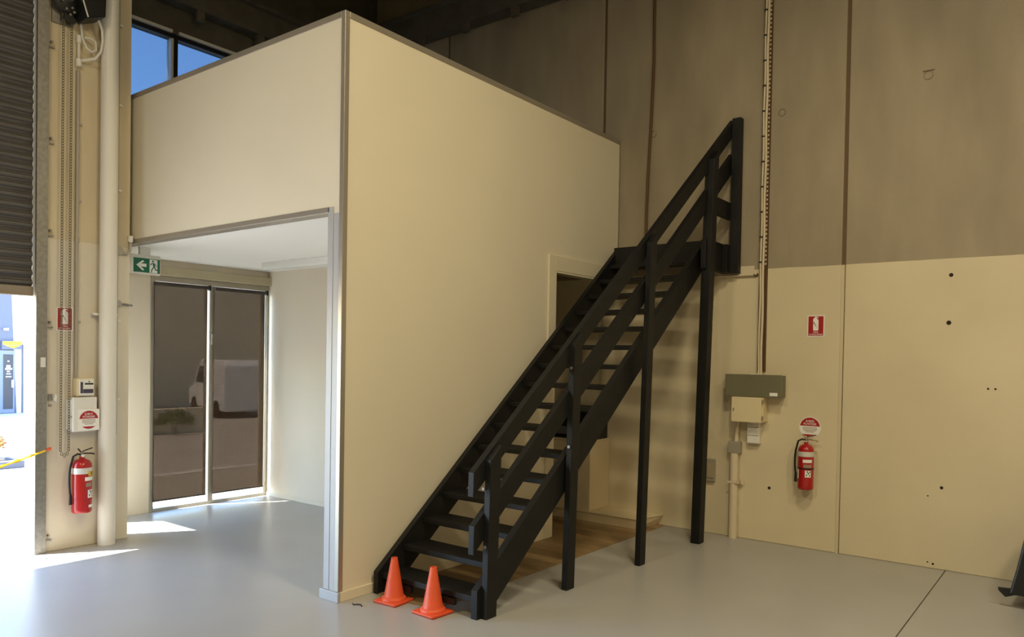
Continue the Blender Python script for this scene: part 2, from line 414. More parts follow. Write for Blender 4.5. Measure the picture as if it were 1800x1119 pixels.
trim('jamb_channel', (PX+.046, -.003, .07), (-.035, .0, OH-.02), 'jamb')
sk = setting('baseboard_side', 'cream skirting along the side of the office box', (0, 1, 0))
obj('skirting', BX((.0, .012, 0), (.014, DY0-.112, .068)), MT['archi'], sk, bevel=.003)
obj('skirting', BX((PX-.045, -.014, 0), (.014, .0119, .068)), MT['jamb'], sk, bevel=.003)
da = setting('door_2', 'cream architrave around the doorway under the stairs', (0, 3, 0))
obj('architrave', BX((0, DY0-.108, 0), (.016, DY0, DZ+.142)), MT['archi'], da, bevel=.003)
obj('architrave', BX((0, DY0, DZ), (.016, DY1-.001, DZ+.142)), MT['archi'], da, bevel=.003)
obj('door_lining', MB().box((-.1, DY0-.001, 0), (.012, DY0+.018, DZ)).box((-.1, DY0+.018, DZ-.018), (.012, DY1, DZ+.001)), MT['archi'], da)
# inside the box
struct('wall_office_inner', BX((XW, 2.068, 0), (-.09, 2.16, 2.66)), MT['officewall'], 'pale plaster wall inside the open office')
struct('wall_office_side', BX((-.10, .09, 0), (-.0905, 2.068, 2.66)), MT['officewall'], 'inner lining of the office side wall')
struct('ceiling_office', BX((XW, .09, 2.66), (-.09, D, 2.85)), MT['ceil'], 'flat white ceiling of the office under the mezzanine')
struct('baseboard_office', BX((XW+.01, 2.058, 0), (-.1, 2.069, .045)), MT['officewall'], 'low skirting along the inner office wall')

# ---- roof and steelwork
rf = setting('ceiling', 'dark shed roof with steel purlins', (2, -3, ROOF))
obj('roof_sheet', BX((XW-.3, Y1-.2, ROOF), (X1+.2, D+.2, ROOF+.06)), MT['roof'], rf)
for i in range(9):
    y = 2.9-i*1.45
    obj('purlin', MB().box((XW, y, ROOF-.22), (X1, y+.07, ROOF-.001)), MT['steel'], rf)
for x in (-2.2, 1.9, 6.0):
    m = MB().box((x-.09, Y1, ROOF-.56), (x+.09, D-.25, ROOF-.53)).box((x-.012, Y1, ROOF-.53), (x+.012, D-.25, ROOF-.26)).box((x-.09, Y1, ROOF-.26), (x+.09, D-.25, ROOF-.225))
    obj('rafter', m, MT['steel'], rf)
eb = setting('trim_2', 'dark steel eaves beam along the back wall', (0, D, 5.7))
obj('beam', MB().box((XW, D-.20, 5.70), (X1, D-.002, 5.98)).box((XW, D-.27, 5.98), (X1, D-.002, 6.02)), MT['steel'], eb)
for i in range(14):
    x = -3.52+.74*i
    obj('cleat', BX((x-.045, D-.21, 5.585), (x+.045, D-.16, 5.76)), MT['steel'], eb)
eb2 = setting('trim_3', 'dark steel beam over the clerestory window', (XW, 1.5, 5.3))
obj('beam', MB().box((XW, -.04, 5.35), (XW+.16, D-.21, 5.62)).box((XW, -.04, 5.62), (XW+.24, D-.21, 5.65)), MT['steel'], eb2)
for i in range(5):
    y = .35+.74*i
    obj('cleat', BX((XW+.10, y-.045, 5.235), (XW+.15, y+.045, 5.40)), MT['steel'], eb2)

# ---- outside ground
gm = MB()
gx = [XL-.21, -9, -19, -45]; gz = [-.004, -.004, -.41, -.41]
vv = []; ff = []
for x, z in zip(gx, gz): vv += [(x, -40, z), (x, 40, z)]
for i in range(3): ff.append((2*i, 2*i+1, 2*i+3, 2*i+2))
# the paving reaches under the door lip only on the open side
gm.quadmesh(vv, ff)
struct('ground_outside', gm, MT['ground'], 'sunlit concrete driveway outside the roller door')

# ================================================================== ROLLER DOOR
rd = thing('roller_door', 'dark ribbed steel roller door curtain half raised', 'door', (XL-.05, -3.1, 2.13), None)
pitch = .078; nsl = 36; z0 = 2.205
sm = MB()
prof = [(0, 0), (.004, .012), (.016, .022), (.018, .034), (.016, .046), (.004, .056), (0, .066), (-.004, .072), (0, .078)]
vv = []
for yb in (YD0+.03, YD1-.003):
    vv += [(XL-.075+dx, yb, z0+dz) for dx, dz in prof] 
n_ = len(prof); ff = [(i, i+1, n_+i+1, n_+i) for i in range(n_-1)]
back = [(XL-.085+dx, y, z0+dz) for y in (YD0+.03, YD1-.003) for dx, dz in prof]
k_ = len(vv); vv += back
ff += [(k_+i, k_+n_+i, k_+n_+i+1, k_+i+1) for i in range(n_-1)]
ff += [(i, k_+i, k_+i+1, i+1) for i in range(n_-1)] + [(n_+i, n_+i+1, k_+n_+i+1, k_+n_+i) for i in range(n_-1)]
sm.quadmesh(vv, ff)
s0 = obj('slat', sm, MT['slat'], rd)
for i in range(1, nsl):
    c = s0.copy(); COL.objects.link(c); c.parent = rd; c.location = s0.location+Vector((0, 0, pitch*i))
obj('bottom_rail', MB().box((XL-.10, YD0+.03, 2.13), (XL-.055, YD1-.003, 2.207)).box((XL-.115, YD0+.03, 2.13), (XL-.045, YD1-.003, 2.138)), MT['rail'], rd, bevel=.003)
# guide track
gt = thing('door_guide_track', 'galvanised vertical guide track at the door edge', 'track', (XL, -.76, 0))
obj('channel', MB().box((XL+.0015, YD1-.010, 0), (XL+.035, YD1+.075, ROOF-.3)), MT['galv'], gt, bevel=.002)
for z in (4.21, 3.42, 2.66, 1.9, .12):
    obj('fixing_tab', BX((XL+.001, YD1+.076, z-.03), (XL+.02, YD1+.125, z-.018)), MT['galv'], gt)
    obj('fixing_bolt', MB().tube([(XL+.0, YD1+.10, z+.018), (XL+.03, YD1+.10, z+.018)], .010, 8), MT['galv'], gt)
obj('track_label', BX((XL+.0352, -.775, 1.545), (XL+.0362, -.737, 1.625)), MT['white'], gt, label='small white label stuck on the track')

# ================================================================== STAIRS
XSL = lambda y: .03+.02*(y-.37)            # wall-side face of the left stringer
XSR = lambda y: .955+.055*(y-.37)          # outer face of the right stringer
ZL = lambda y: .8294*y-.0884
ZR = lambda y: .8618*y-.1036
LAND = 2.83
st = thing('staircase', 'black painted timber open-riser staircase with two-rail balustrade', 'stairs', (.5, 2.0, 0))
def stringer(xf, th, top, bot, y0, y1, ztop, flat_to=None):
    # outline in the Y-Z plane, clipped by the floor and the landing level
    ya = y0; zt0 = top(y0)
    yflo = None
    pts = [(y0, 0.0), (y0, zt0)]
    # top edge up to landing level
    yt = y0
    while top(yt) < ztop and yt < y1: yt += .002
    pts.append((yt, top(yt)))
    pts.append((y1, top(yt)))
    pts.append((y1, max(bot(y1), 0) if flat_to is None else flat_to))
    if flat_to is not None:
        yb = y1
        while bot(yb) > flat_to: yb -= .002
        pts.append((yb, flat_to))
    yb = y0
    while bot(yb) < 0: yb += .002
    pts.append((yb, 0.0))
    A = [(xf(y), y, z) for y, z in pts]; B = [(xf(y)+th, y, z) for y, z in pts]
    return MB().prism(A, B)
obj('stringer', stringer(XSL, .045, ZL, lambda y: ZL(y)-.285, .296, D-.005, LAND, 2.55), MT['black'], st, bevel=.002, label='stringer board fixed along the cream panel wall')
obj('stringer', stringer(lambda y: XSR(y)-.05, .05, ZR, lambda y: .8662*y-.3746, .335, 3.47, LAND-.02), MT['black'], st, bevel=.002, label='stringer board on the open side')
for i in range(16):
    z = .146+.1665*i
    fl_, bl_ = (z+.0884)/.8294+.05, (z+.332)/.83
    fr_, br_ = (z+.1036)/.8618+.05, (z+.3446)/.8662
    xl0, xl1 = XSL(fl_)+.044, XSL(bl_)+.044
    xr0, xr1 = XSR(fr_)-.049, XSR(br_)-.049
    t = .038
    m = MB().hexa([(xl0, fl_, z-t), (xr0, fr_, z-t), (xr1, br_, z-t), (xl1, bl_, z-t), (xl0, fl_, z), (xr0, fr_, z), (xr1, br_, z), (xl1, bl_, z)])
    obj('tread', m, MT['black'], st, bevel=.003)
# two small dark blocks under the bottom tread
for x in (.22, .62):
    obj('dark_block', BX((x, .33, .058), (x+.14, .36, .101)), MT['dark'], st)
# landing
obj('landing_fascia', MB().hexa([(.12, 3.44, 2.60), (1.10, 3.44, 2.60), (1.10, 3.485, 2.60), (.12, 3.485, 2.60), (.12, 3.44, LAND), (1.10, 3.44, LAND), (1.10, 3.485, LAND), (.12, 3.485, LAND)]), MT['black'], st, bevel=.002)
for a, b in ((3.487, 3.608), (3.612, D-.004)):
    obj('landing_board', BX((.12, a, LAND-.05), (1.16, b, LAND-.002)), MT['black'], st)
LEAN = .02
def post(x0, x1, y0, y1, top, name='post'):
    v = []
    for z in (0,):
        v += [(x0, y0, 0), (x1, y0, 0), (x1, y1, 0), (x0, y1, 0)]
    for (x, y) in ((x0, y0), (x1, y0), (x1, y1), (x0, y1)):
        z = top(y); v.append((x+LEAN*z, y, z))
    return obj(name, MB().hexa(v), MT['black'], st, bevel=.003)
RT = lambda y: .889*y+.7140
post(.952, .999, .375, .480, lambda y: RT(y)-.02)
post(1.002, 1.050, 1.235, 1.335, lambda y: RT(y)-.02)
post(1.090, 1.138, 2.185, 2.282, lambda y: RT(y)-.02)
post(1.114, 1.200, 3.222, 3.330, lambda y: RT(y)-.05)
def rail(top, depth, y0, y1, name, th=.045, xo=.0):
    X = lambda y, z: .951+.07*(y-.37)+LEAN*z+xo
    v = []
    ca = [(y0, top(y0)-depth), (y1, top(y1)-depth)]; cb = [(y0, top(y0)), (y1, top(y1))]
    A = [ca[0], ca[1], cb[1], cb[0]]
    a = [(X(y, z)-th, y, z) for y, z in A]; b = [(X(y, z), y, z) for y, z in A]
    return obj(name, MB().prism(a, b), MT['black'], st, bevel=.002)
rail(RT, .155, .272, 3.695, 'top_rail')
rail(lambda y: .900*y+.350, .185, .290, 3.695, 'middle_rail')
# end post at the wall and the pieces tying it to the tall post
def ebox(nm, a, b): return obj(nm, BX(a, b), MT['black'], st, bevel=.002)
ebox('end_post', (1.262, 3.645, 2.535), (1.345, 3.722, 4.0))
ebox('short_rail', (1.215, 3.325, 3.045), (1.262, 3.70, 3.20))
ebox('landing_joist', (1.165, 3.20, 2.535), (1.215, 3.722, 2.80))
ebox('landing_joist', (1.215, 3.58, 2.535), (1.263, 3.722, 2.80))
for (x, y, z) in ((.965, .372, .845), (.985, .372, .47), (1.06, 1.232, 1.62), (1.05, 1.232, 1.05)):
    obj('bolt', MB().lathe([(.011, -.008), (.011, 0)], 10, (x, y, z), 'y'), MT['galv'], st)

# ================================================================== CONES
def cone(x, y, rot, label):
    t = thing('traffic_cone', label, 'cone', (x, y, 0), 'orange cones at the foot of the stairs'); 
    s = .101; c, sn = math.cos(rot), math.sin(rot)
    def R(px, py, z): return (x+px*c-py*sn, y+px*sn+py*c, z)
    out = []
    for k, (sx, sy) in enumerate(((-1,-1),(1,-1),(1,1),(-1,1))):
        for j in range(4):
            a = math.pi*(1+.5*k)+j*math.pi/6; r = .014
            out.append((sx*(s-r)+r*math.cos(a), sy*(s-r)+r*math.sin(a)))
    m = MB().prism([R(px, py, .006) for px, py in out], [R(px, py, .018) for px, py in out])
    obj('base', m, MT['cone'], t, bevel=.003)
    m = MB().prism([R(px, py, 0) for px, py in out], [R(px, py, .007) for px, py in out]); obj('sole', m, MT['conetip'], t)
    pr = [(.086, .016), (.086, .028), (.080, .037), (.070, .042), (.066, .052), (.0225, .298), (.0215, .304), (.017, .304), (.017, .280)]
    obj('cone_body', MB().lathe(pr, 36, (x, y, 0), 'z', cap=False), MT['cone'], t, smooth=True)
    obj('tip_inside', MB().lathe([(.0172, .278), (.0172, .284)], 20, (x, y, 0)), MT['conetip'], t)
cone(.272, .262, math.radians(4), 'orange traffic cone standing nearer the cream panel wall')
cone(.638, .262, math.radians(-3), 'orange traffic cone standing in the middle of the bottom step')

# ================================================================== BACK WALL FITTINGS
# fire extinguishers (axis vertical); back = direction from the wall to the cylinder
def extinguisher(origin, out, side, R, Hb, label, extra):
    """origin: point on the wall below the cylinder at the level of its foot; out: unit vector off the wall; side: unit vector to the right seen from the room"""
    o = Vector(origin); n = Vector(out); sdir = Vector(side); c = o+n*(R+.025); Z = Vector((0, 0, 1))
    t = thing('fire_extinguisher', label, 'extinguisher', o)
    pr = [(R*.90, 0), (R, .012), (R, .03)]
    pr += [(R, Hb*.85), (R*.94, Hb*.91), (R*.76, Hb*.96), (R*.45, Hb*.99), (R*.28, Hb), (R*.28, Hb+.02)]
    obj('cylinder', MB().lathe(pr, 36, c, 'z'), MT['dred'], t, smooth=True)
    obj('silver_band', MB().lathe([(R+.0012, Hb*.73), (R+.0012, Hb*.84)], 36, c, 'z', cap=False), MT['steelwhite'], t, smooth=True)
    obj('strap', MB().lathe([(R+.002, Hb*.24 if extra else Hb*.45), (R+.002, Hb*.24+.012 if extra else Hb*.45+.012)], 36, c, 'z', cap=False), MT['dark'] if not extra else MT['red'], t, smooth=True)
    def cyl_patch(a0, a1, h0, h1, m, nm, dr=.0015):
        mb = MB(); k = 8; vv = []
        f = n; s_ = sdir
        for h in (h0, h1):
            for i in range(k+1):
                a = a0+(a1-a0)*i/k
                vv.append(c+(f*math.cos(a)+s_*math.sin(a))*(R+dr)+Z*h)
        mb.quadmesh(vv, [(i, i+1, k+2+i, k+1+i) for i in range(k)]); obj(nm, mb, m, t)
    A = .35
    cyl_patch(A-.45, A+.75, Hb*.60, Hb*.67, MT['signwhite'], 'label_print')
    cyl_patch(A-.35, A+.70, Hb*.49, Hb*.56, MT['printgrey'], 'label_print')
    cyl_patch(A-.15, A+.62, Hb*.28, Hb*.43, MT['signwhite'], 'label_print')
    for q, (aa, hh) in enumerate(((-.02, .31), (.2, .35), (.36, .30), (.4, .38), (.06, .385))):
        cyl_patch(A+aa, A+aa+.14, Hb*hh, Hb*(hh+.035), MT['green'] if q % 2 == 0 else MT['dark'], 'label_print', .0022)
    if extra:
        cyl_patch(A-.1, A+.8, Hb*.685, Hb*.775, MT['yellow'], 'warning_label', .002); cyl_patch(A+.25, A+.45, Hb*.70, Hb*.76, MT['dark'], 'label_print', .0026)
        cyl_patch(A-.05, A+.6, Hb*.10, Hb*.15, MT['signwhite'], 'label_print')
    else:
        cyl_patch(-.95, -.68, Hb*.24, Hb*.45, MT['signwhite'], 'label_print')
    # valve, handles, gauge
    hv = c+Z*(Hb+.02)
    v = MB().lathe([(.014, 0), (.016, .012), (.014, .034), (.009, .042)], 14, hv)
    obj('valve', v, MT['brass'], t, smooth=True)
    sd = sdir
    hd = MB().tube([hv+Z*.020, hv+sd*.03+Z*.024, hv+sd*.085+Z*.018, hv+sd*.10+Z*.010], .006, 8).tube([hv+Z*.038, hv+sd*.03+Z*.050, hv+sd*.085+Z*.066], .0055, 8).tube([hv+Z*.03, hv-sd*.02+Z*.05, hv-sd*.032+Z*.068], .006, 8)
    obj('handle', hd, MT['brass'] if not extra else MT['dark'], t, smooth=True)
    obj('gauge', MB().lathe([(.012, 0), (.012, .012)], 12, hv+n*.014-Z*.004+Vector((0, 0, .01)), 'y' if abs(n.y) > .5 else 'x'), MT['signwhite'], t)
    # hose down the side
    p = [hv+Z*.016-sd*.01, hv+Z*.022-sd*.035, hv+Z*.004-sd*.07]
    for a in range(1, 8):
        q = a/7; p.append(c-sd*(R+.016+.010*math.sin(q*math.pi))+Z*(Hb*(.93-.62*q))+n*.01)
    obj('hose', MB().tube(p, .0085, 10), MT['dark'], t, smooth=True)
    nz = [p[-1]+Z*.02, p[-1]-Z*.012, p[-1]-Z*.065]
    obj('nozzle', MB().tube(nz, [.010, .011, .013], 10), MT['dark'], t, smooth=True)
    obj('wall_bracket', MB().box(tuple(min(a, b) for a, b in zip(o+sd*.03+Z*Hb*.2, o-sd*.03+n*.03+Z*Hb*.95)), tuple(max(a, b) for a, b in zip(o+sd*.03+Z*Hb*.2, o-sd*.03+n*.03+Z*Hb*.95))), MT['galv'], t)
    return t
extinguisher((2.015, D, .555), (0, -1, 0), (1, 0, 0), .068, .405, 'red fire extinguisher with silver band hung on the back wall beside the switchboard', False)
extinguisher((XL, -.475, .315), (1, 0, 0), (0, 1, 0), .078, .455, 'shiny red fire extinguisher with yellow label hung beside the roller door', True)

# signs -----------------------------------------------------------------
def extinguisher_sign(c, n, s, w_, h_, label):
    c = Vector(c); n = Vector(n); s = Vector(s); Z = Vector((0, 0, 1))
    t = thing('fire_sign', label, 'sign', c-Z*h_/2)
    def plate(w0, w1, h0, h1, d0, d1):
        vs = [c+s*a+Z*b+n*d for d in (d0, d1) for (a, b) in ((w0, h0), (w1, h0), (w1, h1), (w0, h1))]
        return MB().prism(vs[:4], vs[4:])
    obj('plate', plate(-w_/2, w_/2, -h_/2, h_/2, 0, .003), MT['signwhite'], t)
    obj('red_field', plate(-w_/2+.008, w_/2-.008, -h_/2+.008, h_/2-.008, .003, .0036), MT['red'], t)
    # bottle pictogram
    k = h_/.2
    pts = [(-.024, -.04), (-.018, -.048), (.018, -.048), (.024, -.04), (.024, .05), (.016, .062), (.007, .066), (.007, .074), (.022, .070), (.024, .078), (-.004, .084), (-.012, .078), (-.024, .062), (-.028, .03), (-.024, .03), (-.021, .05), (-.024, .045)]
    A = [c+s*a*k+Z*(b+.004)*k+n*.0036 for a, b in pts]; B = [q+n*.0006 for q in A]
    obj('pictogram', MB().prism(A, B), MT['signwhite'], t)
    text('lettering', 'FIRE', .021*k, c-Z*.060*k+n*.004, s, Z, MT['signwhite'], t, width=.045*k)
    text('lettering', 'EXTINGUISHER', .019*k, c-Z*.080*k+n*.004, s, Z, MT['signwhite'], t, width=w_-.03)
extinguisher_sign((2.049, D-.001, 2.022), (0, -1, 0), (1, 0, 0), .148, .192, 'red extinguisher sign stuck high on the cream back wall')
extinguisher_sign((XL+.001, -.578, 1.95), (1, 0, 0), (0, 1, 0), .128, .2, 'red extinguisher sign behind the hanging hoist chain')

def round_sign(c, n, s, R, label, lines, square=False):
    c = Vector(c); n = Vector(n); s = Vector(s); Z = Vector((0, 0, 1))
    t = thing('round_sign', label, 'sign', c-Z*R)
    N = 48
    def disc(r, d0, d1, lo=-9, hi=9):
        pts = []
        for j in range(N):
            a = 2*math.pi*j/N; x, z = r*math.cos(a), r*math.sin(a); pts.append((x, min(max(z, lo), hi)))
        return MB().prism([c+s*x+Z*z+n*d0 for x, z in pts], [c+s*x+Z*z+n*d1 for x, z in pts])
    if square:
        q = [(-R*1.05, -R*1.08), (R*1.05, -R*1.08), (R*1.05, R*1.08), (-R*1.05, R*1.08)]
        obj('plate', MB().prism([c+s*x+Z*z for x, z in q], [c+s*x+Z*z+n*.003 for x, z in q]), MT['signwhite'], t)
    else:
        obj('plate', disc(R, 0, .003), MT['signwhite'], t)
    obj('red_field', disc(R*.93, .003, .0036, lo=R*.12), MT['red'], t)
    obj('red_field', disc(R*.93, .003, .0036, hi=-R*.68), MT['red'], t)
    text('lettering', lines[0], R*.30, c+Z*R*.58+n*.004, s, Z, MT['signwhite'], t, width=R*.8)
    text('lettering', lines[1], R*.30, c+Z*R*.30+n*.004, s, Z, MT['signwhite'], t, width=R*1.2)
    for kx, ww in ((-.02, 1.3), (-.16, 1.35), (-.30, 1.2), (-.44, .8)):
        q = [(-R*ww/2, R*(kx-.03)), (R*ww/2, R*(kx-.03)), (R*ww/2, R*(kx+.03)), (-R*ww/2, R*(kx+.03))]
        obj('small_print', MB().prism([c+s*x+Z*z+n*.003 for x, z in q], [c+s*x+Z*z+n*.0035 for x, z in q]), MT['printgrey'], t)
round_sign((2.018, D-.001, 1.105), (0, -1, 0), (1, 0, 0), .095, 'round red and white sign directly above the back wall extinguisher', ('A:B(E)', 'POWDER'))

# switchboard group -------------------------------------------------------
YB = D
t = thing('switchboard', 'long grey-green steel electrical box on the back wall', 'electrical box', (1.53, YB, 1.37))
obj('body', BX((1.268, YB-.12, 1.368), (1.792, YB, 1.566)), MT['swgreen'], t, bevel=.005)
obj('lid', BX((1.262, YB-.135, 1.362), (1.798, YB-.12, 1.572)), MT['swgreen'], t, bevel=.004)
obj('rating_label', BX((1.69, YB-.1362, 1.378), (1.762, YB-.135, 1.408)), MT['signwhite'], t)
obj('cable_gland', BX((1.50, YB-.11, 1.566), (1.58, YB-.02, 1.578)), MT['white'], t)
t = thing('meter_box', 'cream square electrical enclosure below the grey-green box', 'electrical box', (1.48, YB, 1.13))
obj('body', BX((1.345, YB-.13, 1.13), (1.63, YB, 1.3615)), MT['swcream'], t, bevel=.006)
obj('door', BX((1.338, YB-.16, 1.125), (1.622, YB-.131, 1.359)), MT['swcream'], t, bevel=.006)
obj('latch', BX((1.355, YB-.164, 1.225), (1.368, YB-.16, 1.255)), MT['boxgrey'], t)
for z in (1.17, 1.32): obj('hinge', BX((1.626, YB-.15, z-.018), (1.634, YB-.125, z+.018)), MT['boxgrey'], t)
t = thing('power_outlet', 'small white outlet block under the cream enclosure', 'outlet', (1.53, YB, .92))
obj('body', BX((1.455, YB-.05, .918), (1.572, YB, 1.128)), MT['white'], t, bevel=.006)
for (a, b) in ((.925, .992), (.998, 1.072), (1.078, 1.10)): obj('face', BX((1.46, YB-.062, a), (1.567, YB-.05, b)), MT['white'], t, bevel=.004)
t = thing('floor_conduit', 'cream conduit rising from the floor to the electrical boxes', 'conduit', (1.335, YB, 0))
obj('lower_tube', MB().tube([(1.335, YB-.045, 0), (1.335, YB-.045, .815)], .040, 16), MT['cable'], t, smooth=True)
obj('upper_tube', MB().tube([(1.345, YB-.03, .92), (1.355, YB-.03, 1.135)], .022, 12), MT['cable'], t, smooth=True)
obj('junction_box', BX((1.277, YB-.07, .815), (1.395, YB, .928)), MT['boxgrey'], t, bevel=.006)
obj('saddle', MB().box((1.285, YB-.088, .53), (1.385, YB-.084, .55)).box((1.385, YB-.088, .53), (1.392, YB, .55)).tube([(1.41, YB-.03, .52), (1.41, YB-.03, .57)], .015, 8), MT['cable'], t)
t = thing('wall_socket', 'small brown surface socket hidden beside the tallest stair post', 'outlet', (1.09, YB, .515))
obj('back_box', BX((1.05, YB-.035, .515), (1.135, YB, .735)), MT['boxgrey'], t, bevel=.005)
obj('face', BX((1.058, YB-.042, .55), (1.127, YB-.035, .70)), mat('aged_socket_face', (164, 150, 120), .5), t, bevel=.004)

# cable run down the wall
def wave(x0, z0, z1, amp=.004, n=40, y=None, slope=0., ph=0.):
    return [(x0+slope*(z-z0)+amp*math.sin(z*9+ph), y, z) for z in [z0+(z1-z0)*i/n for i in range(n+1)]]
ct = thing('cable_tray', 'slim perforated steel cable tray running up the back wall', 'cable tray', (1.58, YB, 1.57))
m = MB().box((1.532, YB-.012, 1.60), (1.600, YB, ROOF-.3)); m.box((1.530, YB-.03, 1.60), (1.534, YB, ROOF-.3)); m.box((1.598, YB-.03, 1.60), (1.602, YB, ROOF-.3))
obj('tray', m, MT['browncable'], ct)
m = MB()
z = 2.6
while z < ROOF-.4: m.box((1.578, YB-.0145, z), (1.594, YB-.0125, z+.018)); z += .04
obj('perforation', m, MT['cable'], ct, kind='stuff')
z = 2.62
while z < ROOF-.4:
    obj('cable_tie', MB().box((1.526, YB-.036, z), (1.556, YB-.010, z+.012)), MT['dark'], ct); z += .235
t = thing('power_cable', 'white cable with dark ties at the edge of the tray', 'cable', (1.54, YB, 1.57))
obj('sheath', MB().tube(wave(1.541, 1.575, ROOF-.3, .003, 60, YB-.022), .010, 8), MT['cable'], t, smooth=True)
t = thing('power_cable', 'thicker white cable down the middle of the tray', 'cable', (1.566, YB, 1.57))
obj('sheath', MB().tube(wave(1.566, 1.575, ROOF-.3, .003, 60, YB-.024, 0, 1.), .012, 8), MT['cable'], t, smooth=True)
t = thing('brown_cable', 'loose brown cable hanging down the concrete behind the stairs', 'cable', (.35, YB, 2.85))
obj('sheath', MB().tube([(.385, YB-.02, ROOF-.4), (.382, YB-.02, 5.2), (.388, YB-.02, 4.75), (.372, YB-.02, 4.2), (.345, YB-.02, 3.6), (.335, YB-.02, 3.2), (.337, YB-.02, 2.84)], .014, 8), MT['browncable'], t, smooth=True)
t = thing('wall_bracket', 'cream flat wall bracket beside the stair landing', 'bracket', (1.3, YB, 2.49))
obj('backplate', BX((1.10, YB-.008, 2.515), (1.475, YB, 2.60)), MT['cable'], t)
obj('shelf_rod', MB().tube([(1.05, YB-.02, 2.513), (1.475, YB-.02, 2.513)], .012, 10), MT['cable'], t, smooth=True)
obj('rod_hook', MB().tube([(1.475, YB-.02, 2.513), (1.495, YB-.02, 2.50), (1.515, YB-.02, 2.52)], .008, 8), MT['browncable'], t)

# plinth, cabinet and black box by the doorway
t = thing('low_plinth', 'low cream plinth on the floor against the back wall', 'plinth', (0, D-.15, .006))
A = [(-.62, 3.36, .006), (.48, 3.36, .006), (.53, D-.002, .006), (-.62, D-.002, .006)]
B = [(-.62, 3.335, .106), (.49, 3.335, .106), (.58, D-.002, .106), (-.62, D-.002, .106)]
obj('body', MB().prism(A, B), MT['cabinet'], t, bevel=.004)
A2 = [(x+.0, y, z+.100) for (x, y, z) in [(-.62, 3.328, .006), (.495, 3.328, .006), (.587, D-.001, .006), (-.62, D-.001, .006)]]
obj('top', MB().prism(A2, [(x, y, z+.012) for x, y, z in A2]), MT['cabinet'], t, bevel=.003)
t = thing('low_cabinet', 'cream low cabinet standing inside the doorway under the stairs', 'cabinet', (-.35, 3.54, .1185))
obj('body', BX((-.62, 3.345, .1185), (-.060, D-.004, .83)), MT['cabinet'], t, bevel=.004)
obj('top', BX((-.63, 3.338, .83), (-.055, D-.003, .85)), MT['cabinet'], t, bevel=.003)
t = thing('black_case', 'black boxy appliance sitting on the low cream cabinet', 'appliance', (-.3, 3.6, .85))
obj('body', BX((-.56, 3.42, .8505), (-.075, D-.02, 1.18)), MT['dark'], t, bevel=.01)
obj('front_panel', BX((-.54, 3.412, .88), (-.2, 3.42, 1.15)), MT['vanglass'], t)
ca = setting('trim_4', 'narrow cream wall end beside the doorway', (0, 3.6, 0))

# dark cloth at the right edge
t = thing('draped_cover', 'black fabric cover with a loose corner strap near the back wall', 'cover', (3.95, 3.2, 0))
pts = [(3.62, .10), (3.66, .28), (3.70, .50), (3.74, .60), (4.6, .60), (4.66, .1)]
A = [(x, 2.9, z) for x, z in pts]; B = [(x+.03, 3.45, z) for x, z in pts]
obj('cover', MB().prism(A, B), MT['dark'], t, bevel=.015)
for x in (3.72, 4.55):
    for y in (2.96, 3.4): obj('foot', BX((x, y-.02, 0), (x+.04, y+.02, .105)), MT['dark'], t)
obj('corner_strap', MB().prism([(3.555, 2.92, .135), (3.56, 2.92, .115), (3.60, 2.92, .075), (3.66, 2.92, .10), (3.64, 2.92, .14)], [(3.555, 2.94, .135), (3.56, 2.94, .115), (3.60, 2.94, .075), (3.66, 2.94, .10), (3.64, 2.94, .14)]), MT['dark'], t)

# small squiggle of debris on the floor by the skirting corner
obj_ = obj('plastic_offcut', MB().tube([(.10, .045, .004), (.125, .03, .004), (.138, .052, .004), (.165, .062, .004), (.19, .045, .004)], .0045, 6), MT['dark'])
tag(obj_, 'small black plastic offcut on the floor by the skirting corner', 'debris')

# ================================================================== LEFT WALL FITTINGS
t = thing('downpipe', 'thick white pvc downpipe standing against the column', 'pipe', (XL+.075, -.255, 0))
obj('pipe_shaft', MB().tube([(XL+.077, -.257, .0), (XL+.077, -.257, ROOF-.1)], .070, 28), MT['pipe'], t, smooth=True)
obj('pipe_clip', MB().lathe([(.074, 1.995), (.074, 2.013)], 28, (XL+.077, -.257, 0)).box((XL+.002, -.37, 1.995), (XL+.05, -.33, 2.013)), MT['pipe'], t)
t = thing('wall_conduit', 'thin grey conduit dropping to the door control box', 'conduit', (XL+.02, -.49, 1.46))
obj('tube', MB().tube([(XL+.016, -.492, 1.45), (XL+.016, -.492, 4.06)], .014, 10), MT['greyconduit'], t, smooth=True)
obj('joint_cap', MB().lathe([(.018, 2.60), (.018, 2.65)], 10, (XL+.016, -.492, 0)), MT['greyconduit'], t)
for z in (3.6, 2.95, 1.92): obj('clip', BX((XL+.001, -.478, z), (XL+.018, -.455, z+.02)), MT['greyconduit'], t)
t = thing('column_conduit', 'grey conduit with saddles down the column edge', 'conduit', (XL+.02, -.16, .94))
obj('tube', MB().tube([(XL+.018, -.163, .945), (XL+.018, -.163, ROOF-.2)], .016, 10), MT['greyconduit'], t, smooth=True)
obj('round_box', MB().lathe([(.038, 0), (.038, .035), (.03, .04)], 18, (XL, -.145, 2.575), 'x'), MT['greyconduit'], t, smooth=True)
obj('elbow', MB().tube([(XL+.02, -.12, 2.565), (XL+.02, -.07, 2.56), (XL+.02, -.045, 2.585), (XL+.02, -.04, 2.64), (XL+.02, -.04, 2.70)], .012, 10), MT['greyconduit'], t, smooth=True)
obj('cable_gland', MB().lathe([(.022, 2.665), (.022, 2.72)], 10, (XL+.02, -.04, 0)), MT['white'], t)
obj('round_box', MB().lathe([(.03, 0), (.03, .03)], 16, (XL, -.145, 2.11), 'x'), MT['greyconduit'], t, smooth=True)
obj('threaded_rod', MB().tube([(XL+.02, -.12, 2.11), (XL+.02, -.02, 2.10)], .009, 8), MT['galv'], t)
